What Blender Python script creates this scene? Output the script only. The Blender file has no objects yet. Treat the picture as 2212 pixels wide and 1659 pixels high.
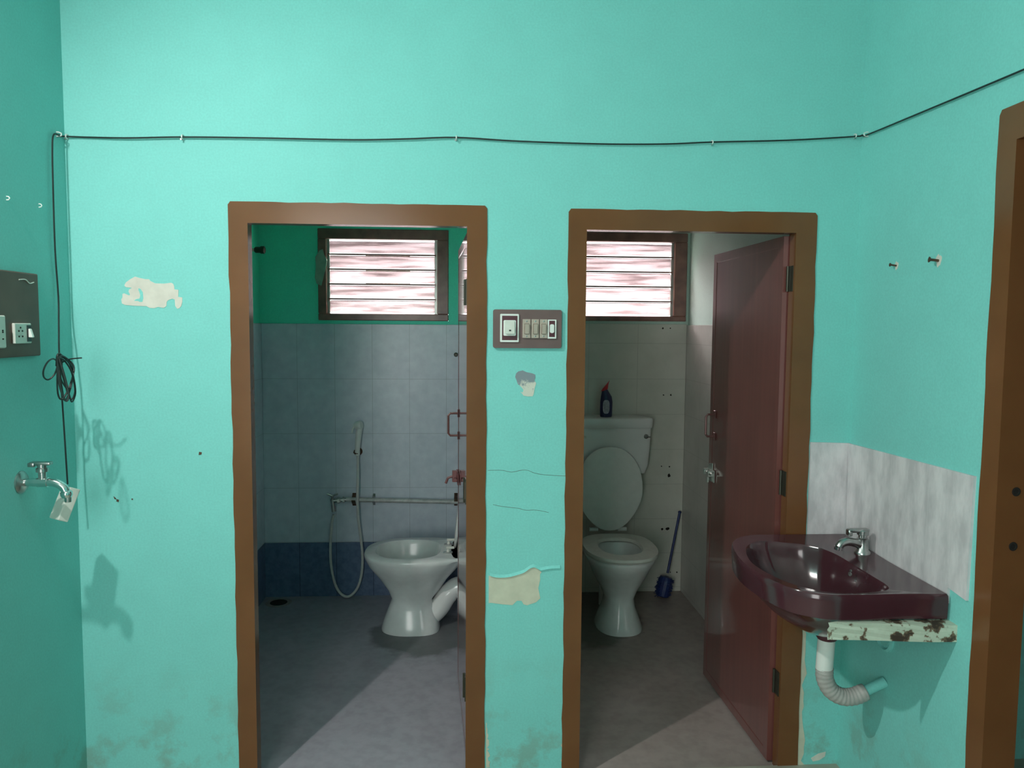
import bpy, bmesh, math, random
from mathutils import Vector, Matrix
from mathutils.geometry import tessellate_polygon
random.seed(7)
C = bpy.context.scene.collection
PI = math.pi

# ------------------------------------------------------------------ camera, light, exposure
FPX = 1640.0; PITCH = 0.0747; YAW = 0.0615; ROLL = 0.0074
CAM = Vector((0, -2.64, 1.58))
fwd = Vector((math.sin(YAW)*math.cos(PITCH), math.cos(YAW)*math.cos(PITCH), -math.sin(PITCH)))
rt0 = Vector((math.cos(YAW), -math.sin(YAW), 0)); dn0 = fwd.cross(rt0)
rt = math.cos(ROLL)*rt0 - math.sin(ROLL)*dn0
dn = math.cos(ROLL)*dn0 + math.sin(ROLL)*rt0
cam = bpy.data.cameras.new('camera'); camo = bpy.data.objects.new('camera', cam); C.objects.link(camo)
cam.sensor_fit = 'HORIZONTAL'; cam.sensor_width = 36.0; cam.lens = FPX*36.0/2212.0
up = -dn; m3 = Matrix((rt, up, -fwd)).transposed()
camo.matrix_world = Matrix.Translation(CAM) @ m3.to_4x4()
cam.clip_start = 0.05
bpy.context.scene.camera = camo
vs = bpy.context.scene.view_settings
vs.view_transform = 'Standard'; vs.look = 'None'; vs.gamma = 1.0; vs.exposure = 0.1; vs.use_curve_mapping = False
try: bpy.context.scene.cycles.use_denoising = True
except Exception: pass

w = bpy.data.worlds.new('world'); bpy.context.scene.world = w; w.use_nodes = True
bg = w.node_tree.nodes['Background']; bg.inputs[0].default_value = (1.0, 0.92, 0.94, 1); bg.inputs[1].default_value = 1.0
# overcast sky: a pale bright haze low down, far brighter higher up
wn = w.node_tree; wtc = wn.nodes.new('ShaderNodeTexCoord'); wsp = wn.nodes.new('ShaderNodeSeparateXYZ'); wmr = wn.nodes.new('ShaderNodeMapRange')
wn.links.new(wtc.outputs['Generated'], wsp.inputs[0]); wn.links.new(wsp.outputs[2], wmr.inputs[0])
for i_, v_ in ((1, .10), (2, .32), (3, 2.6), (4, 120.0)): wmr.inputs[i_].default_value = v_
wn.links.new(wmr.outputs[0], bg.inputs[1])

def area(name, loc, target, sx, sy, power, col, shape='RECTANGLE'):
    l = bpy.data.lights.new(name, 'AREA'); l.shape = shape; l.size = sx
    if shape == 'RECTANGLE': l.size_y = sy
    l.energy = power; l.color = col
    o = bpy.data.objects.new(name, l); C.objects.link(o); o.location = loc
    o.rotation_euler = (Vector(target)-Vector(loc)).to_track_quat('-Z', 'Y').to_euler()
    return o
# bulb on the left wall, high up beside the viewer
area('wall_bulb', (-1.25, -1.32, 2.73), (-.80, -1.27, 1.83), 0.06, 0.06, 30, (1.0, 0.95, 0.91), 'DISK')
# added soft fill light behind the viewer, evens out the hall walls
area('hall_fill', (-1.25, -3.5, 1.55), (0.6, -1.2, 1.5), 1.8, 2.0, 82, (1.0, 0.99, 0.97))
for wx, ww in ((-.48, .68), (.98, .66)):      # sampling portals in the two bathroom windows
    p_ = area('window_portal', (wx, 2.07, 1.88), (wx, 1.0, 1.88), ww, .46, 1, (1, 1, 1)); p_.data.cycles.is_portal = True

# pixel of the photograph -> point on an axis plane
def at(px, py, ax, v):
    d = fwd + rt*((px-1106)/FPX) + dn*((py-829.5)/FPX)
    i = 'XYZ'.index(ax)
    return CAM + d*((v-CAM[i])/d[i])

# ------------------------------------------------------------------ materials
def new_mat(name):
    m = bpy.data.materials.new(name); m.use_nodes = True
    return m, m.node_tree, m.node_tree.nodes['Principled BSDF']
def N(nt, typ, **kw):
    n = nt.nodes.new(typ)
    for k, v in kw.items():
        if k in n.inputs: n.inputs[k].default_value = v
        else: setattr(n, k, v)
    return n
def ramp(nt, fac, stops):
    r = nt.nodes.new('ShaderNodeValToRGB'); e = r.color_ramp.elements
    e[0].position, e[0].color = stops[0][0], (*stops[0][1], 1)
    e[1].position, e[1].color = stops[-1][0], (*stops[-1][1], 1)
    for p, c in stops[1:-1]:
        x = e.new(p); x.color = (*c, 1)
    nt.links.new(fac, r.inputs[0]); return r.outputs[0]
def mixc(nt, fac, a, b, mode='MIX'):
    m = nt.nodes.new('ShaderNodeMix'); m.data_type = 'RGBA'; m.blend_type = mode
    for i, v in ((0, fac), (6, a), (7, b)):
        if hasattr(v, 'is_linked') or hasattr(v, 'links'): nt.links.new(v, m.inputs[i])
        elif i == 0: m.inputs[0].default_value = v
        else: m.inputs[i].default_value = (*v, 1)
    return m.outputs[2]
def math_(nt, op, a, b=None):
    m = nt.nodes.new('ShaderNodeMath'); m.operation = op
    for i, v in enumerate((a, b)):
        if v is None: continue
        if hasattr(v, 'links'): nt.links.new(v, m.inputs[i])
        else: m.inputs[i].default_value = v
    return m.outputs[0]
def bump(nt, bsdf, h, s, d=0.002):
    b = nt.nodes.new('ShaderNodeBump'); b.inputs['Strength'].default_value = s; b.inputs['Distance'].default_value = d
    nt.links.new(h, b.inputs['Height']); nt.links.new(b.outputs[0], bsdf.inputs['Normal'])
def noise(nt, scale, detail=4, vec=None, rough=.5):
    n = N(nt, 'ShaderNodeTexNoise', Scale=scale, Detail=detail, Roughness=rough)
    if vec is None:
        tc = nt.nodes.new('ShaderNodeTexCoord'); vec = tc.outputs['Object']
    nt.links.new(vec, n.inputs['Vector']); return n.outputs['Fac']
def plain(name, col, rough=.5, metal=0.0, var=.12, scale=30, bs=.1, coat=0.0, spec=.5):
    m, nt, b = new_mat(name)
    f = noise(nt, scale)
    c = ramp(nt, f, [(.3, tuple(x*(1-var) for x in col)), (.7, tuple(min(1, x*(1+var)) for x in col))])
    nt.links.new(c, b.inputs['Base Color']); b.inputs['Roughness'].default_value = rough
    b.inputs['Metallic'].default_value = metal; b.inputs['Coat Weight'].default_value = coat
    b.inputs['Specular IOR Level'].default_value = spec
    if bs: bump(nt, b, f, bs, .001)
    return m

def paint(name, col, dirt=True):
    m, nt, b = new_mat(name)
    big = noise(nt, 1.3, 5); fine = noise(nt, 150, 3); mid = noise(nt, 9, 5)
    c = ramp(nt, big, [(.3, tuple(x*.96 for x in col)), (.7, tuple(x*1.03 for x in col))])
    c = mixc(nt, .06, c, ramp(nt, mid, [(.35, tuple(x*.75 for x in col)), (.65, tuple(min(1, x*1.2) for x in col))]))
    g = ramp(nt, fine, [(.35, (.93, .93, .93)), (.65, (1, 1, 1))])
    c = mixc(nt, 1.0, c, g, 'MULTIPLY')
    if dirt:   # rising damp: mottled stains close to the floor
        tc = nt.nodes.new('ShaderNodeTexCoord'); sp = nt.nodes.new('ShaderNodeSeparateXYZ')
        nt.links.new(tc.outputs['Object'], sp.inputs[0])
        mr = N(nt, 'ShaderNodeMapRange'); mr.inputs[1].default_value = .42; mr.inputs[2].default_value = -.02
        nt.links.new(sp.outputs[2], mr.inputs[0])
        n2 = noise(nt, 7, 6, rough=.65)
        s = math_(nt, 'MULTIPLY', mr.outputs[0], ramp(nt, n2, [(.50, (0, 0, 0)), (.62, (1, 1, 1))]))
        c = mixc(nt, math_(nt, 'MULTIPLY', s, .55), c, (.22, .27, .2))
    nt.links.new(c, b.inputs['Base Color']); b.inputs['Roughness'].default_value = .62
    b.inputs['Specular IOR Level'].default_value = .3
    bump(nt, b, fine, .08, .002)
    return m

def tile(name, col, dark, grout, axis, tw, th, u0, v0, veins=8, gw=.0028, rough=.3, stretch=1.0, contrast=1.0):
    """wall tile; axis = horizontal coordinate ('X' or 'Y')"""
    m, nt, b = new_mat(name)
    tc = nt.nodes.new('ShaderNodeTexCoord'); sp = nt.nodes.new('ShaderNodeSeparateXYZ')
    nt.links.new(tc.outputs['Object'], sp.inputs[0])
    u = sp.outputs['XYZ'.index(axis)]; v = sp.outputs[2]
    def line(c, o, size):
        a = math_(nt, 'SUBTRACT', c, o); a = math_(nt, 'DIVIDE', a, size)
        a = math_(nt, 'FRACT', a); a = math_(nt, 'SUBTRACT', a, .5); a = math_(nt, 'ABSOLUTE', a)
        return math_(nt, 'GREATER_THAN', a, .5 - gw/2/size)
    g = math_(nt, 'MAXIMUM', line(u, u0, tw), line(v, v0, th))
    mp = nt.nodes.new('ShaderNodeMapping'); mp.inputs['Scale'].default_value = (1, 1, stretch)
    nt.links.new(tc.outputs['Object'], mp.inputs[0])
    f = noise(nt, veins, 6, mp.outputs[0], .6)
    k = .12/contrast
    c = ramp(nt, f, [(.5-k, dark), (.5+k, col)])
    c = mixc(nt, g, c, grout)
    nt.links.new(c, b.inputs['Base Color']); b.inputs['Roughness'].default_value = rough
    inv = math_(nt, 'SUBTRACT', 1.0, g); bump(nt, b, inv, .4, .001)
    return m

M = {}
M['teal'] = paint('teal_paint', (.225, .645, .60))
M['green'] = paint('green_paint', (.13, .88, .64), False)
M['palewall'] = paint('pale_paint', (.50, .68, .60), False)
M['ceil'] = plain('ceiling_white', (.75, .80, .76), .7)
M['brown'] = plain('brown_gloss_paint', (.165, .068, .026), .2, var=.10, scale=5, bs=.04, spec=.35)
M['brown_dark'] = plain('dark_brown_gloss_paint', (.085, .042, .022), .35, var=.1, scale=5, bs=.05)
M['winbrown'] = plain('window_brown_paint', (.25, .125, .10), .3, var=.3, scale=12)
def doormat(name, col, rough=.3):
    m, nt, b = new_mat(name)
    tc = nt.nodes.new('ShaderNodeTexCoord'); mp = nt.nodes.new('ShaderNodeMapping')
    mp.inputs['Scale'].default_value = (1, 1, .03); nt.links.new(tc.outputs['Object'], mp.inputs[0])
    f = noise(nt, 45, 4, mp.outputs[0]); g = noise(nt, 3, 3)
    c = ramp(nt, f, [(.3, tuple(x*.86 for x in col)), (.7, tuple(x*1.12 for x in col))])
    c = mixc(nt, .3, c, ramp(nt, g, [(.3, tuple(x*.7 for x in col)), (.7, tuple(x*1.3 for x in col))]))
    nt.links.new(c, b.inputs['Base Color']); b.inputs['Roughness'].default_value = rough
    b.inputs['Coat Weight'].default_value = 1.0; b.inputs['Coat Roughness'].default_value = .05
    bump(nt, b, f, .04, .0006); return m
M['leaf'] = doormat('maroon_wood_grain', (.175, .058, .051), .32)
M['tileblue'] = tile('blue_grey_marbled_tile', (.66, .73, .80), (.55, .62, .70), (.36, .42, .46), 'X', .2205, .3285, -.995, 1.266, veins=14, contrast=.7, gw=.002)
M['tileblueY'] = tile('blue_grey_marbled_tile_side', (.66, .73, .80), (.55, .62, .70), (.36, .42, .46), 'Y', .2205, .3285, 1.93, 1.266, veins=14, contrast=.7, gw=.002)
M['tilenavy'] = tile('dark_blue_tile', (.14, .21, .34), (.09, .145, .25), (.02, .04, .08), 'X', .2205, .36, -.995, 1.356, veins=30)
M['tilenavyY'] = tile('dark_blue_tile_side', (.14, .21, .34), (.09, .145, .25), (.02, .04, .08), 'Y', .2205, .36, 1.93, 1.356, veins=30)
M['tilepale'] = tile('pale_grey_tile', (.60, .61, .54), (.53, .55, .48), (.38, .40, .35), 'X', .30, .2165, 1.345, .405, veins=5, gw=.002)
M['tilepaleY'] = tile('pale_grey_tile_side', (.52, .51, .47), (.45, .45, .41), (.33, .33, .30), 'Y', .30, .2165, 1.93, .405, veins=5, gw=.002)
M['marble'] = tile('grey_marble_tile', (.75, .705, .725), (.54, .51, .53), (.66, .62, .64), 'Y', .20, .70, -.09, .65, veins=16, gw=.0015, stretch=.38, rough=.3, contrast=1.0)
M['chrome'] = plain('chrome', (.72, .73, .73), .16, 1.0, var=.05, bs=0)
M['dullchrome'] = plain('dull_chrome', (.42, .43, .42), .3, 1.0, var=.25, bs=.05)
M['ceramic'] = plain('white_ceramic', (.76, .78, .76), .16, var=.04, scale=4, bs=0, coat=.3)
M['ceramic_dirty'] = plain('white_ceramic_stained', (.72, .76, .74), .2, var=.10, scale=9, bs=0, coat=.2)
M['maroon'] = plain('maroon_ceramic', (.062, .020, .027), .15, var=.15, scale=6, bs=0, coat=.2)
M['white'] = plain('white_plastic', (.75, .78, .74), .35, var=.03, bs=0)
M['offwhite'] = plain('off_white_plastic', (.62, .64, .58), .4, var=.06, bs=0)
M['beige'] = plain('beige_plastic', (.42, .36, .30), .4, var=.04, bs=0)
M['plate'] = plain('mauve_brown_laminate', (.135, .082, .078), .45, var=.12, scale=15, bs=.05)
M['darkplate'] = plain('dark_grey_brown_laminate', (.125, .070, .055), .5, var=.15, scale=10, bs=.05)
M['plum'] = plain('plum_plastic', (.085, .020, .030), .35, bs=0)
M['black'] = plain('black_plastic', (.012, .013, .013), .45, bs=0)
M['wire'] = plain('black_cable_sheath', (.010, .022, .020), .5, bs=0)
M['hole'] = plain('dark_hole', (.012, .010, .008), .9, bs=0)
M['plaster'] = plain('white_plaster', (.66, .63, .56), .85, var=.08, scale=25, bs=.2)
M['creamplaster'] = plain('cream_plaster', (.58, .57, .45), .85, var=.08, scale=25, bs=.2)
def grey_patch():
    m, nt, b = new_mat('grey_cement_patch')
    f = noise(nt, 30, 6, rough=.7)
    tc = nt.nodes.new('ShaderNodeTexCoord'); sp = nt.nodes.new('ShaderNodeSeparateXYZ'); nt.links.new(tc.outputs['Object'], sp.inputs[0])
    mr = N(nt, 'ShaderNodeMapRange'); mr.inputs[1].default_value = 1.345; mr.inputs[2].default_value = 1.42
    nt.links.new(sp.outputs[2], mr.inputs[0])
    k = math_(nt, 'ADD', mr.outputs[0], math_(nt, 'MULTIPLY', math_(nt, 'SUBTRACT', f, .5), 2.2))
    c = ramp(nt, k, [(.35, (.62, .62, .54)), (.6, (.22, .26, .29))])
    nt.links.new(c, b.inputs['Base Color']); b.inputs['Roughness'].default_value = .8; return m
M['greypatch'] = grey_patch()
def peeling():
    m, nt, b = new_mat('peeling_white_paint')
    f = noise(nt, 17, 6, rough=.62); g = noise(nt, 60, 3)
    c = ramp(nt, f, [(.42, (.05, .035, .025)), (.465, (.17, .12, .075)), (.50, (.50, .58, .47)), (.8, (.60, .68, .56))])
    nt.links.new(c, b.inputs['Base Color']); b.inputs['Roughness'].default_value = .7
    bump(nt, b, f, .6, .004); return m
M['peeling'] = peeling()
M['pvc'] = plain('white_pvc', (.62, .63, .60), .4, var=.06, bs=0)
M['greypvc'] = plain('grey_corrugated_pvc', (.42, .40, .38), .5, var=.1, bs=0)
M['rust'] = plain('rusty_metal', (.10, .055, .035), .5, .4, var=.3)
M['mauvemetal'] = plain('mauve_handle_paint', (.16, .07, .065), .35, .2, bs=0)
M['redlatch'] = plain('red_painted_latch', (.17, .065, .065), .4, bs=0)
M['hinge'] = plain('dark_green_brown_hinge', (.06, .06, .045), .4, .6, bs=0)
M['aluminium'] = plain('aluminium', (.50, .54, .50), .35, .7, var=.08, bs=0)
M['navyplastic'] = plain('navy_plastic', (.012, .018, .075), .3, bs=0)
M['redplastic'] = plain('red_plastic', (.55, .03, .04), .35, bs=0)
M['labelpaper'] = plain('label_paper', (.35, .36, .42), .5, var=.35, scale=60, bs=0)
M['blueplastic'] = plain('blue_plastic', (.012, .030, .13), .4, bs=0)
M['pipe'] = plain('galvanised_pipe', (.50, .52, .50), .45, .1, var=.2, bs=.1)
M['rag'] = plain('grey_green_cement', (.30, .42, .33), .9, var=.15, bs=.3)
M['water'] = plain('dark_water', (.03, .04, .035), .05, bs=0)
def floor_mat(name, a, b_, sx, sy, stain):
    m, nt, b = new_mat(name)
    f = noise(nt, 3, 7, rough=.6); g = noise(nt, 25, 4)
    c = ramp(nt, f, [(.3, a), (.7, b_)])
    c = mixc(nt, .15, c, ramp(nt, g, [(.35, tuple(x*.6 for x in a)), (.6, tuple(x*1.3 for x in b_))]))
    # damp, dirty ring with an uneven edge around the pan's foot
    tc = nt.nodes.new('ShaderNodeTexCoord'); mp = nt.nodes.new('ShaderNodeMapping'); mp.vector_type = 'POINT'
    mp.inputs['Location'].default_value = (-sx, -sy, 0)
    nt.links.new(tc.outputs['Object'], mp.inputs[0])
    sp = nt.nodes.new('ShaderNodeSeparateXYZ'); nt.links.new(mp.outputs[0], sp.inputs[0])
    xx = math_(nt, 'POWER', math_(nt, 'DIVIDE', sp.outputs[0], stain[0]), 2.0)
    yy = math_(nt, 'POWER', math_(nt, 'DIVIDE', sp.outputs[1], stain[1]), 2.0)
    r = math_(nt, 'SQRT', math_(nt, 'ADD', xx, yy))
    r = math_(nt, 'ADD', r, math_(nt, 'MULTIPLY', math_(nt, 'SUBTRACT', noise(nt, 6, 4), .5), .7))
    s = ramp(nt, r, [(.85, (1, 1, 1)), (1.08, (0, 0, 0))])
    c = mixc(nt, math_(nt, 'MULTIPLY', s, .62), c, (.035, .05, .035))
    nt.links.new(c, b.inputs['Base Color']); b.inputs['Roughness'].default_value = .45
    bump(nt, b, g, .15, .002); return m
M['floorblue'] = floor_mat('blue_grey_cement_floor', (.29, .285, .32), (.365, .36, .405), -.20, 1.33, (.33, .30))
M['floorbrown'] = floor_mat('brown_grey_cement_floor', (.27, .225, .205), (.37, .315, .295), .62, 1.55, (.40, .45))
M['hallfloor'] = plain('hall_cement_floor', (.34, .33, .27), .5, var=.15, scale=8)
def louvre(nm, g):
    m, nt, b = new_mat(nm)
    tc = nt.nodes.new('ShaderNodeTexCoord'); mp = nt.nodes.new('ShaderNodeMapping')
    mp.inputs['Scale'].default_value = (1.6, 20, 20); nt.links.new(tc.outputs['Object'], mp.inputs[0])
    f = noise(nt, 2.2, 5, mp.outputs[0], .55)
    tr = nt.nodes.new('ShaderNodeBsdfTransparent'); tl = nt.nodes.new('ShaderNodeBsdfTranslucent')
    tr.inputs[0].default_value = (.47*g, .435*g, .44*g, 1)
    nt.links.new(ramp(nt, f, [(.35, (.065*g, .053*g, .052*g)), (.60, (.13*g, .116*g, .116*g))]), tl.inputs[0])
    mx = nt.nodes.new('ShaderNodeMixShader')
    nt.links.new(ramp(nt, f, [(.36, (.85, .85, .85)), (.66, (.30, .30, .30))]), mx.inputs[0])
    nt.links.new(tr.outputs[0], mx.inputs[1]); nt.links.new(tl.outputs[0], mx.inputs[2])
    gl = nt.nodes.new('ShaderNodeBsdfGlossy'); gl.inputs['Roughness'].default_value = .1
    m2 = nt.nodes.new('ShaderNodeMixShader'); m2.inputs[0].default_value = .06
    nt.links.new(mx.outputs[0], m2.inputs[1]); nt.links.new(gl.outputs[0], m2.inputs[2])
    nt.links.new(m2.outputs[0], nt.nodes['Material Output'].inputs[0]); return m
M['louvre'] = louvre('dusty_louvre_glass', 1.0); M['louvre_clear'] = louvre('cleaner_louvre_glass', 1.15)

# ------------------------------------------------------------------ mesh helpers
def link(name, bm, mat, parent=None, smooth=False, angle=None):
    bmesh.ops.recalc_face_normals(bm, faces=bm.faces)
    me = bpy.data.meshes.new(name); bm.to_mesh(me); bm.free()
    if mat: me.materials.append(M[mat])
    if smooth:
        for p in me.polygons: p.use_smooth = True
        if angle:
            try: me.set_sharp_from_angle(angle=math.radians(angle))
            except Exception: pass
    o = bpy.data.objects.new(name, me); C.objects.link(o)
    if parent: o.parent = parent
    return o
def box(bm, x0, x1, y0, y1, z0, z1, bev=0, seg=2):
    t = bmesh.new(); bmesh.ops.create_cube(t, size=1)
    for v in t.verts: v.co = Vector(((x0+x1)/2+v.co.x*(x1-x0), (y0+y1)/2+v.co.y*(y1-y0), (z0+z1)/2+v.co.z*(z1-z0)))
    if bev: bmesh.ops.bevel(t, geom=list(t.edges), offset=bev, segments=seg, affect='EDGES', profile=.5)
    merge(bm, t); return bm
def merge(bm, t):
    me = bpy.data.meshes.new('tmp'); t.to_mesh(me); t.free(); bm.from_mesh(me); bpy.data.meshes.remove(me)
def catmull(pts, n=6, closed=False):
    P = [Vector(p) for p in pts]; out = []; L = len(P)
    rng = range(L if closed else L-1)
    for i in rng:
        p0 = P[(i-1) % L] if (closed or i > 0) else P[0]*2-P[1]
        p1 = P[i]; p2 = P[(i+1) % L]
        p3 = P[(i+2) % L] if (closed or i+2 < L) else P[-1]*2-P[-2]
        for k in range(n):
            t = k/n
            out.append(.5*((2*p1)+(p2-p0)*t+(2*p0-5*p1+4*p2-p3)*t*t+(3*p1-p0-3*p2+p3)*t**3))
    if not closed: out.append(P[-1])
    return out
def tube(bm, pts, r, seg=10, closed=False, caps=True):
    P = [Vector(p) for p in pts]; n = len(P); rings = []
    rad = r if callable(r) else (lambda i: r)
    t0 = (P[1]-P[0]).normalized(); a = Vector((0, 0, 1)) if abs(t0.z) < .9 else Vector((1, 0, 0))
    nrm = t0.cross(a).normalized()
    for i in range(n):
        if closed: t = (P[(i+1) % n]-P[i-1])
        else: t = P[min(i+1, n-1)]-P[max(i-1, 0)]
        t = t.normalized() if t.length > 1e-9 else t0
        nrm = (nrm - t*nrm.dot(t)).normalized(); b = t.cross(nrm)
        rings.append([bm.verts.new(P[i]+(nrm*math.cos(2*PI*k/seg)+b*math.sin(2*PI*k/seg))*rad(i)) for k in range(seg)])
    for i in range(n if closed else n-1):
        A, B = rings[i], rings[(i+1) % n]
        for k in range(seg): bm.faces.new((A[k], A[(k+1) % seg], B[(k+1) % seg], B[k]))
    if caps and not closed:
        bm.faces.new(rings[0][::-1]); bm.faces.new(rings[-1])
    return bm
def lathe(bm, prof, origin, axis=(0, 0, 1), seg=24, caps=True):
    """prof: (radius, distance along axis)"""
    ax = Vector(axis).normalized(); a = Vector((1, 0, 0)) if abs(ax.x) < .9 else Vector((0, 1, 0))
    u = ax.cross(a).normalized(); v = ax.cross(u); O = Vector(origin); R = []
    for r, h in prof:
        R.append([bm.verts.new(O+ax*h+(u*math.cos(2*PI*k/seg)+v*math.sin(2*PI*k/seg))*max(r, 1e-4)) for k in range(seg)])
    for A, B in zip(R, R[1:]):
        for k in range(seg): bm.faces.new((A[k], A[(k+1) % seg], B[(k+1) % seg], B[k]))
    if caps: bm.faces.new(R[0][::-1]); bm.faces.new(R[-1])
    return bm
def loft(bm, rings, cap0=True, cap1=True):
    R = [[bm.verts.new(p) for p in r] for r in rings]; n = len(R[0])
    for A, B in zip(R, R[1:]):
        for k in range(n): bm.faces.new((A[k], A[(k+1) % n], B[(k+1) % n], B[k]))
    if cap0: bm.faces.new(R[0][::-1])
    if cap1: bm.faces.new(R[-1])
    return bm
def prism(bm, pts, off):
    """closed outline of 3D points, extruded by vector off"""
    off = Vector(off)
    A = [bm.verts.new(p) for p in pts]; B = [bm.verts.new(Vector(p)+off) for p in pts]; n = len(A)
    for t in tessellate_polygon([[Vector(p) for p in pts]]):
        try: bm.faces.new([A[i] for i in t]); bm.faces.new([B[i] for i in t[::-1]])
        except ValueError: pass
    for k in range(n): bm.faces.new((A[k], B[k], B[(k+1) % n], A[(k+1) % n]))
    return bm
def oval_panel(bm, c, u, v, nrm, w_, h_, th, n=2.4, seg=28):
    c, u, v, nrm = map(Vector, (c, u, v, nrm)); P = []
    for k in range(seg):
        t = 2*PI*k/seg; cx, sy = math.cos(t), math.sin(t)
        P.append(c+u*(w_/2*math.copysign(abs(cx)**(2/n), cx))+v*(h_/2*math.copysign(abs(sy)**(2/n), sy)))
    return prism(bm, P, nrm*th)
def thing(name, label, cat, loc=(0, 0, 0), rotz=0, group=None):
    o = bpy.data.objects.new(name, None); C.objects.link(o); o.location = loc; o.rotation_euler = (0, 0, rotz)
    o.empty_display_size = .05
    o['label'] = label; o['category'] = cat
    if group: o['group'] = group
    return o
def tag(o, label, cat, group=None):
    o['label'] = label; o['category'] = cat
    if group: o['group'] = group
    return o
def struct(name, bm, mat, **k):
    o = link(name, bm, mat, **k); o['kind'] = 'structure'; return o
def sempty(name, loc=(0, 0, 0)):
    o = bpy.data.objects.new(name, None); C.objects.link(o); o.location = loc; o['kind'] = 'structure'
    o.empty_display_size = .05; return o
def poly_px(px, ax, v, off, jitter=0):
    bm = bmesh.new()
    return prism(bm, [at(x, y, ax, v) for x, y in px], off)

XL, XR = -1.32, 1.385
FH, FB = -.035, -.056          # hall floor, bathroom floors
YB = 1.93; WT = .10; CH = 2.95
LX0, LX1, RX0, RX1 = -1.21, .11, .16, 1.355
D1 = (-.733, .004, 1.923); D2 = (.418, 1.160, 1.918)

# ------------------------------------------------------------------ structure: hall
bm = bmesh.new()
xs = [XL-.12, D1[0]-.03, D1[1]+.03, D2[0]-.03, D2[1]+.03, XR+.15]
box(bm, xs[0], xs[1], 0, WT, -.1, CH); box(bm, xs[2], xs[3], 0, WT, -.1, CH); box(bm, xs[4], xs[5], 0, WT, -.1, CH)
box(bm, xs[1], xs[2], 0, WT, D1[2]+.03, CH); box(bm, xs[3], xs[4], 0, WT, D2[2]+.03, CH)
wall_back = struct('wall_back', bm, 'teal')
bm = bmesh.new(); box(bm, XL-.12, XL, -4.9, 0, -.1, CH); wall_left = struct('wall_left', bm, 'teal')
DY0, DY1, DZ = -.775, -1.60, 2.06    # opening of the doorway in the right wall
bm = bmesh.new()
box(bm, XR, XR+.10, DY0+.02, 0, -.1, CH); box(bm, XR, XR+.10, DY1, DY0+.02, DZ+.02, CH); box(bm, XR, XR+.10, -4.9, DY1, -.1, CH)
wall_right = struct('wall_right', bm, 'teal')
bm = bmesh.new(); box(bm, XL-.12, XR+.15, -5.0, -4.9, -.1, CH); struct('wall_front', bm, 'teal')
bm = bmesh.new(); box(bm, XL, XR, -4.9, 0.0, -.12, FH); struct('floor', bm, 'hallfloor')
bm = bmesh.new(); box(bm, XL-.12, XR+.15, -4.9, WT+.0, CH, CH+.1); struct('ceiling', bm, 'ceil')
# next room seen past the right doorway
bm = bmesh.new(); box(bm, XR+.10, XR+2.0, -3.0, -2.9, -.1, CH); box(bm, XR+2.0, XR+2.1, -3.0, .1, -.1, CH)
box(bm, XR+.15, XR+2.0, 0, .1, -.1, CH); struct('wall_next_room', bm, 'teal')
bm = bmesh.new(); box(bm, XR, XR+2.0, -2.9, 0, -.12, FH-.002); struct('floor_next_room', bm, 'hallfloor')
bm = bmesh.new(); box(bm, XR+.1, XR+2.1, -3.0, .1, CH, CH+.1); struct('ceiling_next_room', bm, 'ceil')

# ------------------------------------------------------------------ structure: bathrooms
def wall_with_window(name, x0, x1, mat, wx0, wx1, wz0, wz1):
    bm = bmesh.new()
    box(bm, x0, wx0, YB, YB+.15, -.1, 2.75); box(bm, wx1, x1, YB, YB+.15, -.1, 2.75)
    box(bm, wx0, wx1, YB, YB+.15, -.1, wz0); box(bm, wx0, wx1, YB, YB+.15, wz1, 2.75)
    return struct(name, bm, mat)
W1 = (-.868, -.102, 1.613, 2.150); W2 = (.62, 1.339, 1.622, 2.152)
wall_with_window('wall_blue_bathroom_back', LX0-.1, .135, 'green', *W1)
wall_with_window('wall_pale_bathroom_back', .135, RX1+.1, 'palewall', *W2)
bm = bmesh.new(); box(bm, LX0-.1, LX0, WT, YB, -.1, 2.75); struct('wall_blue_bathroom_left', bm, 'green')
bm = bmesh.new(); box(bm, LX1, .135, WT, YB, -.1, 2.75); struct('wall_blue_bathroom_right', bm, 'green')
bm = bmesh.new(); box(bm, .135, RX0, WT, YB, -.1, 2.75); struct('wall_pale_bathroom_left', bm, 'palewall')
bm = bmesh.new(); box(bm, RX1, RX1+.1, WT, YB, -.1, 2.75); struct('wall_pale_bathroom_right', bm, 'palewall')
bm = bmesh.new(); box(bm, LX0, LX1, 0.0, YB, -.13, FB); struct('floor_blue_bathroom', bm, 'floorblue')
bm = bmesh.new(); box(bm, RX0, RX1, 0.0, YB, -.13, FB); struct('floor_pale_bathroom', bm, 'floorbrown')
bm = bmesh.new(); box(bm, LX0-.1, LX1+.025, WT, YB+.15, 2.75, 2.85); struct('ceiling_blue_bathroom', bm, 'ceil')
bm = bmesh.new(); box(bm, .135, RX1+.1, WT, YB+.15, 2.75, 2.85); struct('ceiling_pale_bathroom', bm, 'ceil')
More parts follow.
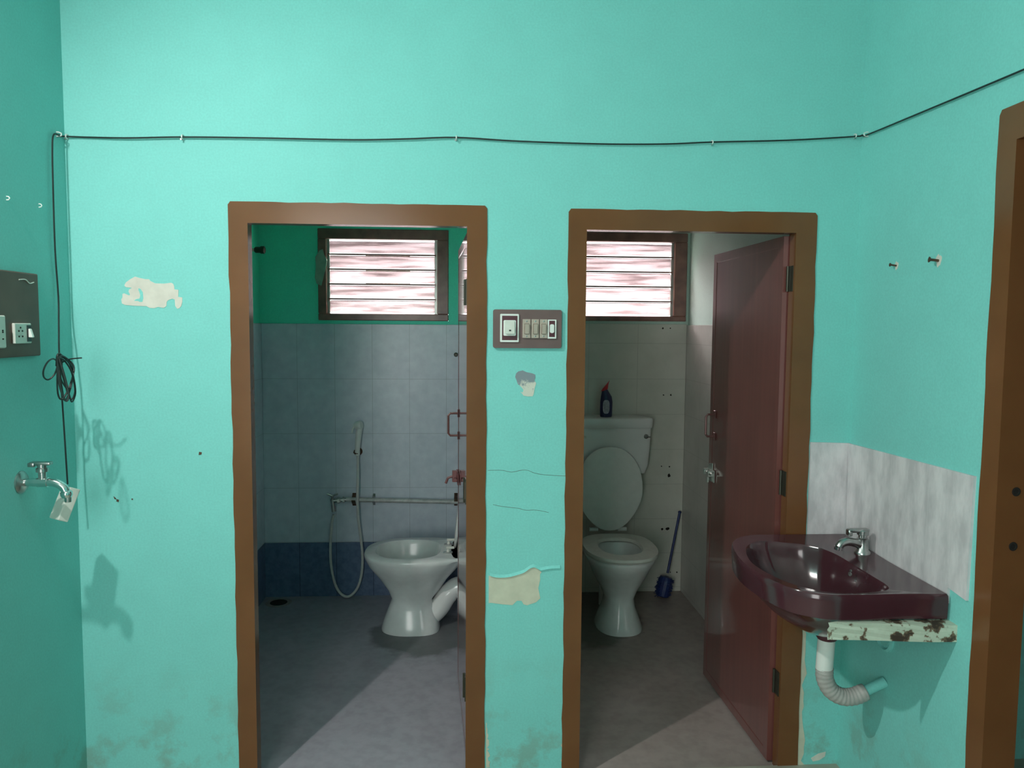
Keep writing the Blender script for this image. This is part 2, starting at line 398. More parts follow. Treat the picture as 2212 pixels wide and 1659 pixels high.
# tiled dados (they stand proud of the plaster and leave a thin ledge on top)
T = .010
bm = bmesh.new(); box(bm, LX0+T, LX1-T, YB-T, YB, .275, 1.592, .002, 1); struct('trim_1', bm, 'tileblue')
bm = bmesh.new(); box(bm, LX0+T, LX1-T, YB-T-.001, YB, FB, .275); struct('trim_2', bm, 'tilenavy')
bm = bmesh.new(); box(bm, LX0, LX0+T, WT, YB, .275, 1.592, .002, 1); struct('trim_3', bm, 'tileblueY')
bm = bmesh.new(); box(bm, LX0, LX0+T+.001, WT, YB, FB, .275); struct('trim_4', bm, 'tilenavyY')
bm = bmesh.new(); box(bm, LX1-T, LX1, WT, YB, .275, 1.592, .002, 1); struct('trim_5', bm, 'tileblueY')
bm = bmesh.new(); box(bm, LX1-T-.001, LX1, WT, YB, FB, .275); struct('trim_6', bm, 'tilenavyY')
bm = bmesh.new(); box(bm, RX0+T, RX1-T, YB-T, YB, FB, 1.605, .002, 1); dado_pale = struct('trim_7', bm, 'tilepale')
bm = bmesh.new(); box(bm, RX1-T, RX1, WT, YB, FB, 1.60, .002, 1); struct('trim_8', bm, 'tilepaleY')
bm = bmesh.new(); box(bm, RX0, RX0+T, WT, YB, FB, 1.60, .002, 1); struct('trim_9', bm, 'tilepaleY')

# ------------------------------------------------------------------ windows
def window(name, W, panes, fl, fr, ftop, fbot, grill):
    x0, x1, z0, z1 = W; root = sempty(name, (0, 0, 0))
    bm = bmesh.new(); y0, y1 = YB-.008, YB+.07
    box(bm, x0, x1, y0, y1, z1-ftop, z1, .004, 1); box(bm, x0, x1, y0, y1, z0, z0+fbot, .004, 1)
    box(bm, x0, x0+fl, y0, y1, z0+fbot, z1-ftop, .004, 1); box(bm, x1-fr, x1, y0, y1, z0+fbot, z1-ftop, .004, 1)
    link('window_frame', bm, 'winbrown', root)
    gx0, gx1, gz0, gz1 = x0+fl, x1-fr, z0+fbot, z1-ftop
    for sx in (gx0+.003, gx1-.003):      # channels that hold the panes
        bm = bmesh.new(); s = 1 if sx == gx0+.003 else -1
        box(bm, min(sx-.003, sx+s*.012), max(sx-.003, sx+s*.012) if s > 0 else sx+.003, YB+.015, YB+.055, gz0, gz1)
        link('louvre_channel', bm, 'aluminium', root)
    ph = (gz1-gz0)/panes
    for k in range(panes):
        zc = gz0+ph*(k+.5); tilt = math.radians(13); hh = ph*.385/math.cos(tilt)
        dy, dz = math.sin(tilt)*hh, math.cos(tilt)*hh
        # top edge towards the room, lower edge outward
        P = [Vector((gx0+.008, YB+.035-dy, zc+dz)), Vector((gx1-.008, YB+.035-dy, zc+dz)), Vector((gx1-.008, YB+.035+dy, zc-dz)), Vector((gx0+.008, YB+.035+dy, zc-dz))]
        bm = bmesh.new(); prism(bm, P, Vector((0, math.cos(tilt), math.sin(tilt)))*.005)
        link('louvre_pane', bm, 'louvre_clear' if name == 'window_2' and k in (0, 1, 4) else 'louvre', root)
        if k:                                 # aluminium edge clips between two panes
            bm = bmesh.new(); zz = gz0+ph*k
            box(bm, gx0+.006, gx1-.006, YB+.010, YB+.018, zz-.005, zz+.004)
            box(bm, gx0+.006, gx1-.006, YB+.010, YB+.014, zz-.0115, zz-.0085)
            link('louvre_rail', bm, 'winbrown', root)
    for z, a, b in grill:
        bm = bmesh.new(); tube(bm, [(a, YB+.085, z), (b, YB+.085, z)], .006, 8)
        link('grill_bar', bm, 'rust', root)
    return root
cx = -.49
window('window_1', W1, 5, .050, .068, .060, .040, [(z, -.60, -.335) for z in (2.005, 1.917, 1.835)])
window('window_2', W2, 5, .06, .078, .055, .030, [])
# sill of loose cement beside the left window
r = link('dried_cement_lump', poly_px([(690, 541), (697, 538), (700, 550), (706, 562), (703, 580), (698, 602), (694, 617), (684, 613), (680, 600), (682, 575), (681, 555)], 'Y', YB-.012, (0, .014, 0)), 'rag')
tag(r, 'pale crumbly strip of cement on the left edge of the blue bathroom window frame', 'cement')

# ------------------------------------------------------------------ doors and frames
def frame_mesh(x0, x1, zt, wl, wr, wt, z0, jit):
    """U shaped frame; samples run up the left, across the top, down the right"""
    rnd = random.Random(int(x0*1000)); S = []
    n1, n2 = 34, 16
    j = lambda a: rnd.uniform(-a, a)
    def wob(k, ph): return jit*(.6*math.sin(k*.9+ph)+.7*math.sin(k*2.3+ph*2))+j(jit*.35)
    for k in range(n1): z = z0+(zt-z0)*k/n1; S.append(((x0-wl+wob(k, 1), z), (x0, z)))
    S.append(((x0-wl, zt+wt*.85), (x0, zt))); S.append(((x0-wl+.008, zt+wt), (x0, zt)))
    for k in range(1, n2): x = x0+(x1-x0)*k/n2; S.append(((x, zt+wt+wob(k, 2)*.8), (x, zt)))
    S.append(((x1+wr-.008, zt+wt), (x1, zt))); S.append(((x1+wr, zt+wt*.85), (x1, zt)))
    for k in range(1, n1+1): z = zt+(z0-zt)*k/n1; S.append(((x1+wr+wob(k, 3), z), (x1, z)))
    bm = bmesh.new(); R = []
    cxm = (x0+x1)/2
    for (o, i) in S:
        e = .014   # rebate behind the front lip
        ix = i[0]+(-e if i[0] < cxm-.3 else (e if i[0] > cxm+.3 else 0)); iz = i[1]+(e if i[1] >= zt-1e-6 else 0)
        R.append([bm.verts.new(p) for p in ((o[0], .001, o[1]), (o[0], -.004, o[1]), (i[0], -.004, i[1]), (i[0], .045, i[1]), (ix, .046, iz), (ix, .085, iz), (o[0], .085, o[1]))])
    for A, B in zip(R, R[1:]):
        for k in range(6):
            vs_ = [A[k], A[k+1], B[k+1], B[k]]
            if len({tuple(round(c, 6) for c in v.co) for v in vs_}) > 2: bm.faces.new(vs_)
    bmesh.ops.remove_doubles(bm, verts=bm.verts, dist=1e-5)
    return bm

def leaf_mesh(L, H, th, border=.05):
    """leaf from the hinge line (origin) along +x, face at y=0..th"""
    bm = bmesh.new(); box(bm, 0, L, 0, th, 0, H)
    bm.faces.ensure_lookup_table()
    big = [f for f in bm.faces if abs(f.normal.y) > .9]
    r = bmesh.ops.inset_individual(bm, faces=big, thickness=border, depth=0)
    r = bmesh.ops.inset_individual(bm, faces=big, thickness=.005, depth=-.0015)
    return bm
def make_door(name, D, wr, hinge, ang, L, side_lab):
    root = sempty(name, (0, 0, 0))
    link('door_frame', frame_mesh(D[0], D[1], D[2], .064, wr, .071, FB-.01, .0018), 'brown', root)
    lf = link('door_leaf', leaf_mesh(L, D[2]-FB-.015, .030), 'leaf', root)
    # local +x runs from hinge to free edge; local y=0 face looks into the doorway
    lf.matrix_world = Matrix.Translation(hinge) @ Matrix.Rotation(ang, 4, 'Z')
    return root, lf

def d_handle(parent, x, z, y=0, h=.10, d=.038, r=.005, mat='mauvemetal', s=-1):
    bm = bmesh.new()
    for dz in (-h/2, h/2): box(bm, x-.012, x+.012, y-.004 if s < 0 else y, y if s < 0 else y+.004, z+dz-.018, z+dz+.018, .002, 1)
    tube(bm, [(x, y, z-h/2), (x, y+s*d*.8, z-h/2), (x, y+s*d, z-h/2+.01), (x, y+s*d, z+h/2-.01), (x, y+s*d*.8, z+h/2), (x, y, z+h/2)], r, 8)
    return link('door_handle', bm, mat, parent)
def hinges(root, x, y, zs, mat='hinge', w_=.022):
    for z in zs:
        bm = bmesh.new(); box(bm, x-.002, x+.002, y-w_, y+w_*.6, z-.045, z+.045)
        tube(bm, [(x-.004, y+w_*.6, z-.045), (x-.004, y+w_*.6, z+.045)], .005, 8)
        link('hinge', bm, mat, root)

# left door: leaf seen almost edge on, open a little past ninety degrees
d1, leaf1 = make_door('door_1', D1, .069, Vector((.036, .090, FB+.01)), PI/2+math.radians(3.2), .71, 'l')
d_handle(leaf1, .66, 1.19, y=.03, s=1, d=.045)
bm = bmesh.new(); box(bm, .60, .73, .03, .036, .925, .975, .002, 1); tube(bm, [(.59, .046, .95), (.73, .046, .95)], .008, 10)
box(bm, .625, .645, .036, .058, .935, .985, .002, 1); box(bm, .69, .705, .036, .056, .935, .975, .002, 1)
tube(bm, [(.70, .046, .95), (.70, .075, .94), (.70, .085, .915)], .006, 8)
link('door_latch', bm, 'redlatch', leaf1)
hinges(d1, .002, .025, (1.70, 1.00, .28))
bm = bmesh.new(); box(bm, -.002, .0035, .02, .045, .97, 1.03); link('strike_plate', bm, 'rust', d1)
# right door: standing open at a right angle, its maroon face towards the viewer's left
d2, leaf2 = make_door('door_2', D2, .075, Vector((1.170, .052, FB+.01)), PI/2+math.radians(1.2), .722, 'r')
d_handle(leaf2, .655, 1.19, y=.03, s=1, d=.042, mat='mauvemetal')
bm = bmesh.new(); box(bm, .635, .722, .03, .036, .93, .985, .002, 1)
tube(bm, [(.62, .048, .97), (.73, .048, .97)], .008, 10); box(bm, .65, .665, .036, .058, .955, .985, .002, 1); box(bm, .70, .715, .036, .058, .955, .985, .002, 1)
box(bm, .675, .688, .044, .052, .925, .965, .001, 1)
prism(bm, [(.722, .031, .95), (.722, .031, .985), (.70, .031, 1.01), (.66, .031, 1.015), (.66, .031, .95)], (0, .004, 0))
link('door_latch', bm, 'aluminium', leaf2)
hinges(d2, 1.158, .03, (1.76, 1.02, .27))
# doorway in the right wall
root = sempty('door_3', (0, 0, 0))
rnd = random.Random(3); bm = bmesh.new(); n = 30; R = []
z_top = DZ; yo = -.708
S = [((yo+.002*math.sin(k*.9)+rnd.uniform(-.0012, .0012), FH+(z_top-FH)*k/n), (DY0, FH+(z_top-FH)*k/n)) for k in range(n)]
S += [((yo, z_top+.075), (DY0, z_top)), ((yo-.008, z_top+.088), (DY0, z_top))]
S += [((DY0+(DY1-DY0)*k/8, z_top+.088+.002*math.sin(k*2)), (DY0+(DY1-DY0)*k/8, z_top)) for k in range(1, 9)]
S += [((DY1-.067, z_top+.088), (DY1, z_top))]
S += [((DY1-.067, FH+(z_top-FH)*(n-k)/n), (DY1, FH+(z_top-FH)*(n-k)/n)) for k in range(1, n+1)]
for o_, i_ in S:
    R.append([bm.verts.new(p) for p in ((XR-.001, o_[0], o_[1]), (XR-.006, o_[0], o_[1]), (XR-.006, i_[0], i_[1]), (XR+.085, i_[0], i_[1]))])
for A, B in zip(R, R[1:]):
    for k in range(3):
        vv = [A[k], A[k+1], B[k+1], B[k]]
        if len({tuple(round(c, 6) for c in v.co) for v in vv}) > 2: bm.faces.new(vv)
link('door_frame', bm, 'brown', root)
for z in (1.163, 1.018):
    bm = bmesh.new(); lathe(bm, [(.011, 0), (.012, .0015), (.008, .002), (.007, -.004)], (XR+.045, DY0-.0005, z), (0, -1, 0), 18)
    link('bolt_hole', bm, 'hole', root)

# ------------------------------------------------------------------ plaster patches, cracks (children of the wall)
def patch(name, px, mat, parent, ax='Y', v=-.0012, off=(0, .002, 0)):
    return link(name, poly_px(px, ax, v, off), mat, parent)
def S(ox, oy, s, pts): return [(ox+x/s, oy+y/s) for x, y in pts]
s = 2212/240
patch('exposed_plaster', S(220, 560, s, [(450,510),(480,460),(560,400),(660,345),(740,370),(860,395),(940,398),(960,430),(1060,480),(1240,485),(1380,468),(1420,490),(1440,540),(1445,600),(1525,608),(1520,750),(1600,760),(1600,850),(1580,930),(1545,975),(1500,985),(1460,930),(1450,800),(1400,785),(1320,815),(1290,850),(1285,930),(1230,970),(1120,950),(1040,975),(950,970),(890,935),(640,925),(460,910),(400,880),(385,800),(410,760),(410,690),(440,678),(545,722),(560,700),(530,640),(545,600),(600,570),(540,562),(480,555),(455,535)]), 'plaster', wall_back)
patch('paint_flake', S(220, 560, s, [(730,575),(770,590),(815,660),(825,780),(805,850),(750,850),(720,830),(670,830),(640,825),(680,795),(750,780),(765,720),(745,650),(725,610)]), 'teal', wall_back, v=-.0018)
s = 968/210
patch('exposed_plaster', S(1030, 980, s, [(118,1215),(140,1218),(190,1232),(300,1232),(400,1208),(470,1185),(530,1143),(580,1133),(610,1150),(645,1180),(630,1200),(630,1260),(612,1340),(632,1440),(590,1480),(500,1510),(465,1500),(445,1465),(400,1465),(355,1508),(250,1500),(140,1485),(118,1490)]), 'creamplaster', wall_back)
s = 1276/200
patch('cement_patch', S(1040, 640, s, [(465,1110),(480,1060),(510,1035),(570,1022),(620,1045),(700,1062),(740,1080),(742,1120),(730,1160),(755,1200),(735,1260),(720,1350),(705,1378),(640,1380),(580,1370),(560,1340),(535,1320),(570,1325),(580,1290),(545,1245),(500,1210),(485,1160)]), 'greypatch', wall_back)
# lip of lifted paint above the lower patch
def ribbon(px, r, ax='Y', v=-.003): return tube(bmesh.new(), catmull([at(x, y, ax, v) for x, y in px], 4), r, 6)
s = 968/210
L_ = S(1030, 980, s, [(130,1212),(190,1228),(300,1228),(400,1204),(470,1180),(530,1138),(570,1128),(610,1146),(640,1158),(720,1142),(830,1136)])
bm = bmesh.new(); P = catmull([at(x, y, 'Y', -.001) for x, y in L_], 3)
for a, b in zip(P, P[1:]):
    q = [bm.verts.new(p) for p in (a+Vector((0, 0, .010)), b+Vector((0, 0, .010)), b+Vector((0, -.0055, 0)), a+Vector((0, -.0055, 0)))]
    q2 = [bm.verts.new(p) for p in (b+Vector((0, .0005, .002)), a+Vector((0, .0005, .002)))]
    bm.faces.new(q); bm.faces.new((q[3], q[2], q2[0], q2[1]))
bmesh.ops.remove_doubles(bm, verts=bm.verts, dist=1e-5)
link('paint_lip', bm, 'teal', wall_back)
for cr in ([(1054,1016),(1085,1016),(1105,1020),(1125,1016),(1140,1016),(1155,1022),(1180,1026),(1222,1028)], [(1065,1090),(1085,1094),(1120,1098),(1135,1102),(1160,1102),(1185,1107)], [(1070,1241),(1100,1247),(1140,1230)]):
    link('wall_crack', ribbon(cr, .0006, v=-.0002), 'rust', wall_back)
for sp_ in ([(430,976),(436,977),(435,982),(429,983)], [(245,1072),(249,1075),(252,1079),(247,1078)], [(252,1078),(257,1080),(256,1085),(251,1083)], [(284,1077),(287,1077),(287,1080),(284,1080)]):
    patch('wall_chip', sp_, 'rust', wall_back, v=-.0009)
# ragged bare plaster where the paint has lifted beside the frames
def edge_strip(x_of, y0, y1, wdt, side, seed):
    rr = random.Random(seed); n = 22; A = []; B = []
    for k in range(n+1):
        y = y0+(y1-y0)*k/n; x = x_of(y); A.append((x, y)); B.append((x+side*(wdt*(.25+.75*rr.random())*(k/n)**.35), y+rr.uniform(-3, 3)))
    return A+B[::-1]
patch('exposed_plaster', edge_strip(lambda y: 520+(y-1400)*.027, 1430, 1659, 9, -1, 1), 'creamplaster', wall_back)
patch('exposed_plaster', edge_strip(lambda y: 1736-(y-1330)*.052, 1340, 1655, 20, 1, 2), 'creamplaster', wall_back)
patch('exposed_plaster', edge_strip(lambda y: 1222, 1500, 1659, 12, -1, 5), 'creamplaster', wall_back)
patch('exposed_plaster', edge_strip(lambda y: 1050, 1560, 1659, 10, 1, 6), 'creamplaster', wall_back)
patch('exposed_plaster', [(1752,1638),(1768,1628),(1784,1624),(1782,1634),(1770,1642),(1756,1645)], 'plaster', wall_back)

# ------------------------------------------------------------------ cable, clips, hanging box
r = thing('cable', 'thin black cable strung across the walls, coiled up near the left corner', 'cable', at(146, 1040, 'X', XL+.03))
base = r.location.copy()
pts = [at(x, y, 'Y', -.010) for x, y in ((147,295),(270,298),(395,296),(560,298),(760,302),(880,300),(985,297),(1120,305),(1300,311),(1440,311),(1536,307),(1700,303),(1845,295))]
left = [at(x, y, 'X', XL+.010) for x, y in ((128,292),(116,291),(113,320),(115,420),(119,540),(126,640))]
rightp = [at(x, y, 'X', XR-.010) for x, y in ((1876,290),(1990,243),(2110,193),(2212,150),(2300,112))]
hang = [at(127, 700, 'X', XL+.02), at(128, 770, 'X', XL+.03), at(134, 860, 'X', XL+.03), at(140, 950, 'X', XL+.03), at(146, 1046, 'X', XL+.035)]
path = catmull([p-base for p in (hang[::-1]+left[::-1]+pts+[at(1862, 292, 'X', XR-.012)]+rightp)], 5)
link('wire', tube(bmesh.new(), path, .0027, 7), 'wire', r)
def coil_pt(px, py, X): return at(px, py, 'X', X)-base
Xc = XL+.07
loops = [[(128,768),(150,785),(160,820),(163,850),(155,868),(147,845),(132,820),(126,790)],
         [(125,765),(145,778),(158,800),(152,840),(140,865),(134,840),(128,800)],
         [(130,770),(124,800),(125,850),(135,862),(150,835),(160,795),(145,775)],
         [(126,775),(138,820),(152,862),(162,845),(155,805),(140,780)],
         [(124,770),(128,830),(142,866),(148,850),(136,800)],
         [(124,782),(115,775),(103,782),(94,800),(95,815),(105,820),(118,808),(124,790)]]
bm = bmesh.new()
for i, lp in enumerate(loops):
    P = catmull([coil_pt(x, y, Xc+(.016*i if i < 5 else -.03)+.01*math.sin(k*1.3+i)) for k, (x, y) in enumerate(lp)], 5, True)
    tube(bm, P, .0026, 6, True)
tube(bm, catmull([coil_pt(122, 790, Xc), coil_pt(124, 768, Xc+.02), coil_pt(131, 766, Xc), coil_pt(133, 790, Xc-.01), coil_pt(124, 800, Xc)], 4), .0032, 7)
tube(bm, catmull([coil_pt(130, 785, Xc), coil_pt(150, 776, Xc+.05), coil_pt(177, 773, Xc+.08)], 4), .0022, 6)
link('coil', bm, 'wire', r)
# white box hanging at the cable's end
bc = at(140, 1088, 'X', XL+.075)
r = thing('adapter_box', 'small white box dangling from the black cable behind the chrome wall tap', 'adapter', bc)
bm = bmesh.new(); box(bm, -.031, .031, -.016, .016, -.052, .052, .003, 2)
b = link('box_body', bm, 'offwhite', r); r.rotation_euler = (math.radians(-24), math.radians(-2), math.radians(-40))

clips = [((147,296), 'Y', 'in the left corner of the back wall'), ((396,297), 'Y', 'left of the first bathroom door'), ((986,299), 'Y', 'above the right end of the left door frame'),
         ((1537,309), 'Y', 'above the middle of the right door frame'), ((1845,295), 'Y', 'just left of the right room corner'), ((1876,290), 'X', 'just right of the right room corner'), ((122,290), 'XL', 'on the left wall where the cable turns down')]
for (px, py), ax, lab in clips:
    p = at(px, py, 'Y', 0) if ax == 'Y' else at(px, py, 'X', XR if ax == 'X' else XL)
    nrm = Vector((0, -1, 0)) if ax == 'Y' else Vector((-1 if ax == 'X' else 1, 0, 0))
    r = thing('cable_clip', 'tiny white cable clip '+lab, 'clip', p, 0, 'clips along the black cable')
    u = nrm.cross(Vector((0, 0, 1)))
    bm = bmesh.new()
    arc = [Vector((0, 0, -.007)), Vector((0, 0, -.0065))+nrm*.008, Vector((0, 0, -.003))+nrm*.0155, Vector((0, 0, .003))+nrm*.0155, Vector((0, 0, .0065))+nrm*.008, Vector((0, 0, .007))]
    tube(bm, arc, .0022, 6); link('clip_body', bm, 'white', r)
    bm = bmesh.new(); tube(bm, [Vector((0, 0, -.009))+u*.001-nrm*0, Vector((0, 0, -.009))+nrm*.014+u*.003], .0012, 6); lathe(bm, [(.0028, 0), (.0028, .0012)], Vector((0, 0, -.009))+nrm*.014+u*.003, nrm, 8)
    link('nail', bm, 'dullchrome', r)
for (px, py), lab in (((14,428), 'white wall clip on the left wall near the photo edge'), ((84,444), 'white wall clip on the left wall beside the hanging cable')):
    r = thing('wall_clip', lab, 'clip', at(px, py, 'X', XL), 0, 'empty clips on the left wall')
    bm = bmesh.new(); tube(bm, [(0, 0, .005), (.006, 0, .0045), (.009, 0, 0), (.006, 0, -.0045), (0, 0, -.005)], .0018, 6); link('clip_body', bm, 'white', r)
for (px, py), lab, q in (((1937,574), 'screw on the right wall with a small plaster spot, nearer the corner', .8), ((2028,563), 'screw on the right wall with a larger plaster spot, nearer the doorway', 1.1)):
    r = thing('screw', lab, 'screw', at(px, py, 'X', XR), 0, 'screws in the right wall')
    bm = bmesh.new(); prism(bm, [(-.001, .012*q*math.cos(a)*(1+.25*math.sin(a*3)), .016*q*math.sin(a)*(1+.2*math.cos(a*5))) for a in [2*PI*k/14 for k in range(14)]], (.0015, 0, 0)); link('plaster_spot', bm, 'plaster', r)
    bm = bmesh.new(); tube(bm, [(0, 0, 0), (-.022*q, .004, .003)], .0035*q, 8); lathe(bm, [(.006*q, 0), (.008*q, .003), (.003, .005)], (-.022*q, .004, .003), (-1, .2, .1), 10); link('shank', bm, 'rust', r)

# ------------------------------------------------------------------ switch boards
p0 = at(1139, 710.5, 'Y', 0); sc = (at(1213, 711, 'Y', 0)-at(1065, 711, 'Y', 0)).x/148.0
r = thing('switch_board', 'brown rectangular switch board between the two doors with five controls', 'switch board', p0)
def bx(px, py): return ((px-1139)*sc, -(py-710.5)*sc*.99)
def rbox(bm, x0, x1, z0, z1, y0, y1, rad, bev=.001):
    n = 5; P = []
    for cx_, cz_, a0 in ((x1-rad, z1-rad, 0), (x0+rad, z1-rad, PI/2), (x0+rad, z0+rad, PI), (x1-rad, z0+rad, 1.5*PI)):
        for k in range(n+1): a = a0+PI/2*k/n; P.append(Vector((cx_+rad*math.cos(a), y0, cz_+rad*math.sin(a))))
    return prism(bm, P, (0, y1-y0, 0))
def R2(bm, a, b, y0, y1, rad):
    (x0, z1), (x1, z0) = bx(*a), bx(*b); return rbox(bm, x0, x1, z0, z1, y0, y1, rad)
link('board', R2(bmesh.new(), (1065,669), (1212.5,752), 0.001, -.012, .007), 'plate', r)
f = link('switch_surround', R2(bmesh.new(), (1080,678.5), (1120,739), -.012, -.0185, .003), 'white', r)
link('surround_inlay', R2(bmesh.new(), (1084,682.5), (1117,735), -.0185, -.0190, .001), 'plum', f)
sw = link('large_switch', R2(bmesh.new(), (1087,692), (1113.5,725.5), -.019, -.023, .004), 'white', r)
bm = bmesh.new(); R2(bm, (1090,693), (1110.5,721), -.022, -.033, .004)
for v in bm.verts:
    if v.co.y < -.03: v.co.y += (v.co.z-bx(0, 707)[1])*.25+.002
link('rocker', bm, 'offwhite', sw)
link('indicator', R2(bmesh.new(), (1098.5,712.5), (1103,716.5), -.028, -.0345, .0005), 'black', sw)
for x0, x1 in ((1128,1145), (1147,1163), (1165,1181)):
    sw = link('small_switch', R2(bmesh.new(), (x0,689.5), (x1,730), -.012, -.019, .0006), 'beige', r)
    link('switch_gap', R2(bmesh.new(), (x0+3.8,699.3), (x1-2.3,721.7), -.019, -.0193, .0008), 'rust', sw)
    bm = bmesh.new(); R2(bm, (x0+4.5,700), (x1-3,721), -.019, -.026, .0008)
    for v in bm.verts:
        if v.co.y < -.022: v.co.y += -(v.co.z-bx(0, 710)[1])*.15
    link('rocker', bm, 'beige', sw)
    for y in (694, 726):
        bm = bmesh.new(); (cx_, cz_) = bx((x0+x1)/2, y); lathe(bm, [(.0032, 0), (.0028, .001), (.0008, .0012)], (cx_, -.0188, cz_), (0, -1, 0), 12)
        link('screw_head', bm, 'dullchrome', sw)
f = link('bell_push', R2(bmesh.new(), (1182,690), (1200.5,731), -.012, -.0185, .0015), 'white', r)
link('surround_inlay', R2(bmesh.new(), (1185,692.5), (1197.5,727.5), -.0185, -.0189, .0005), 'plum', f)
link('push_button', R2(bmesh.new(), (1186.5,700), (1195.5,719), -.0189, -.024, .0055), 'white', f)

# board on the left wall, cut by the photo edge
pA = at(73, 592, 'X', XL); pB = at(77, 768, 'X', XL)
zt, zb = pA.z, pB.z; yr = -.214
r = thing('switch_board', 'large dark grey board on the left wall with white sockets', 'switch board', (XL, yr, zb))
bm = bmesh.new(); box(bm, -.001, .014, -.36, 0, 0, zt-zb, .004, 2); link('board', bm, 'darkplate', r)
def lp(px, py): p = at(px, py, 'X', XL+.016); return p.y-yr, p.z-zb
(ya, za), (yb_, zb_) = lp(26, 698), lp(64, 742)
sk = bmesh.new(); box(sk, .014, .023, ya, yb_, zb_+.001, za, .002, 1); sk = link('power_socket', sk, 'offwhite', r)
ym = ya+(yb_-ya)*.66
for k, (dy, dz) in enumerate(((-.010, .012), (.010, .012), (-.010, -.008), (.010, -.008), (0, .024))):
    bm = bmesh.new(); lathe(bm, [(.0028, 0), (.0028, .001)], (.0232, ya+(ym-ya)*.5+dy*.9, (za+zb_)/2+dz*.8-.002), (1, 0, 0), 10); link('socket_hole', bm, 'hole', sk)
bm = bmesh.new(); box(bm, .022, .0245, ym+.004, yb_-.004, zb_+.006, za-.006); link('switch_recess', bm, 'black', sk)
bm = bmesh.new(); box(bm, .024, .033, ym+.008, yb_-.008, zb_+.018, za-.016, .002, 1)
for v in bm.verts:
    if v.co.x > .028: v.co.x += (-(v.co.z-(za+zb_)/2))*.28
link('rocker', bm, 'white', sk)
(yc, zc), (yd, zd) = lp(-40, 680), lp(12, 752)
sk = bmesh.new(); box(sk, .014, .020, yc, yd, zd, zc, .003, 1); sk = link('wall_socket', sk, 'offwhite', r)
for dz in (.030, .022, -.010):
    bm = bmesh.new(); box(bm, .020, .0205, yd-.020, yd-.013, zd+.03+dz*.6, zd+.034+dz*.6); link('socket_slot', bm, 'hole', sk)
bm = bmesh.new(); tube(bm, catmull([(.0145, lp(42, 606)[0], lp(42, 604)[1]), (.016, lp(55, 606)[0], lp(55, 604)[1]), (.016, lp(64, 610)[0], lp(64, 612)[1]), (.0145, lp(74, 610)[0], lp(74, 610)[1])], 4), .0016, 6)
link('scratch_wire', bm, 'offwhite', r)

# ------------------------------------------------------------------ chrome wall tap on the left wall
tp = at(45, 1042, 'X', XL)
r = thing('wall_tap', 'chrome bib tap on the left wall in front of the white box', 'tap', tp)
bm = bmesh.new(); lathe(bm, [(.034, 0), (.034, .003), (.028, .009), (.014, .012)], (0, 0, 0), (1, 0, 0), 28); link('wall_flange', bm, 'dullchrome', r, True, 40)
bm = bmesh.new()
P = catmull([(.008, 0, 0), (.03, 0, 0), (.07, 0, 0), (.10, 0, -.002), (.122, 0, -.016), (.130, 0, -.034)], 6)
tube(bm, P, lambda i: .0125 if i > 6 else .0115, 16)
lathe(bm, [(.012, 0), (.0165, .004), (.0165, .014), (.013, .020), (.010, .020)], (.129, 0, -.026), (.12, 0, -1), 16)
lathe(bm, [(.0145, 0), (.0145, .03)], (.048, 0, 0), (1, 0, 0), 16)
link('tap_body', bm, 'chrome', r, True, 50)
bm = bmesh.new(); lathe(bm, [(.010, .038), (.009, .060)], (0, 0, 0), (0, 0, -1), 12, True); bmesh.ops.translate(bm, verts=bm.verts, vec=(.134, 0, 0)); link('aerator', bm, 'dullchrome', r, True, 40)
bm = bmesh.new(); lathe(bm, [(.011, 0), (.011, .022), (.017, .024), (.017, .034), (.013, .037), (.013, .046)], (.063, 0, .008), (0, 0, 1), 16)
box(bm, .030, .090, -.011, .011, .052, .062, .003, 2); box(bm, .026, .045, -.012, .012, .047, .060, .003, 2)
link('tap_handle', bm, 'dullchrome', r, True, 40)

# ------------------------------------------------------------------ toilets
def sring(cx_, a, b, z, n=36, p=2.3, back=None):
    out = []
    for k in range(n):
        t = 2*PI*k/n; c, s_ = math.cos(t), math.sin(t); aa = a if c >= 0 else (back or a)
        pp = p if c >= 0 else p*1.25
        out.append(Vector((cx_+aa*math.copysign(abs(c)**(2/pp), c), b*math.copysign(abs(s_)**(2/pp), s_), z)))
    return out
def toilet_bowl(bm, H, b, L):
    """local +x = front; foot at z=0; front lip at x=L, deck at back x=0"""
    f = L
    o = [sring(f-.255, .165, .126, 0, back=.15), sring(f-.255, .165, .126, .012, back=.15), sring(f-.255, .150, .108, .06, back=.14), sring(f-.25, .122, .085, .12, back=.12),
         sring(f-.25, .105, .080, .17, back=.115), sring(f-.255, .130, .10, .22, back=.15), sring(f-.26, .182, .14, .29, back=.19), sring(f-.26, .235, b*.88, .36, back=.25),
         sring(f-.255, .252, b*.98, H-.03, back=.30), sring(f-.255, .255, b, H-.012, back=.33), sring(f-.255, .248, b-.008, H, back=.33),
         sring(f-.235, .175, b-.055, H, back=.175), sring(f-.235, .165, b-.065, H-.02, back=.165), sring(f-.235, .150, b-.075, H-.07, back=.150), sring(f-.235, .11, b-.105, H-.14, back=.12), sring(f-.235, .06, .05, H-.19, back=.07)]
    return loft(bm, o)
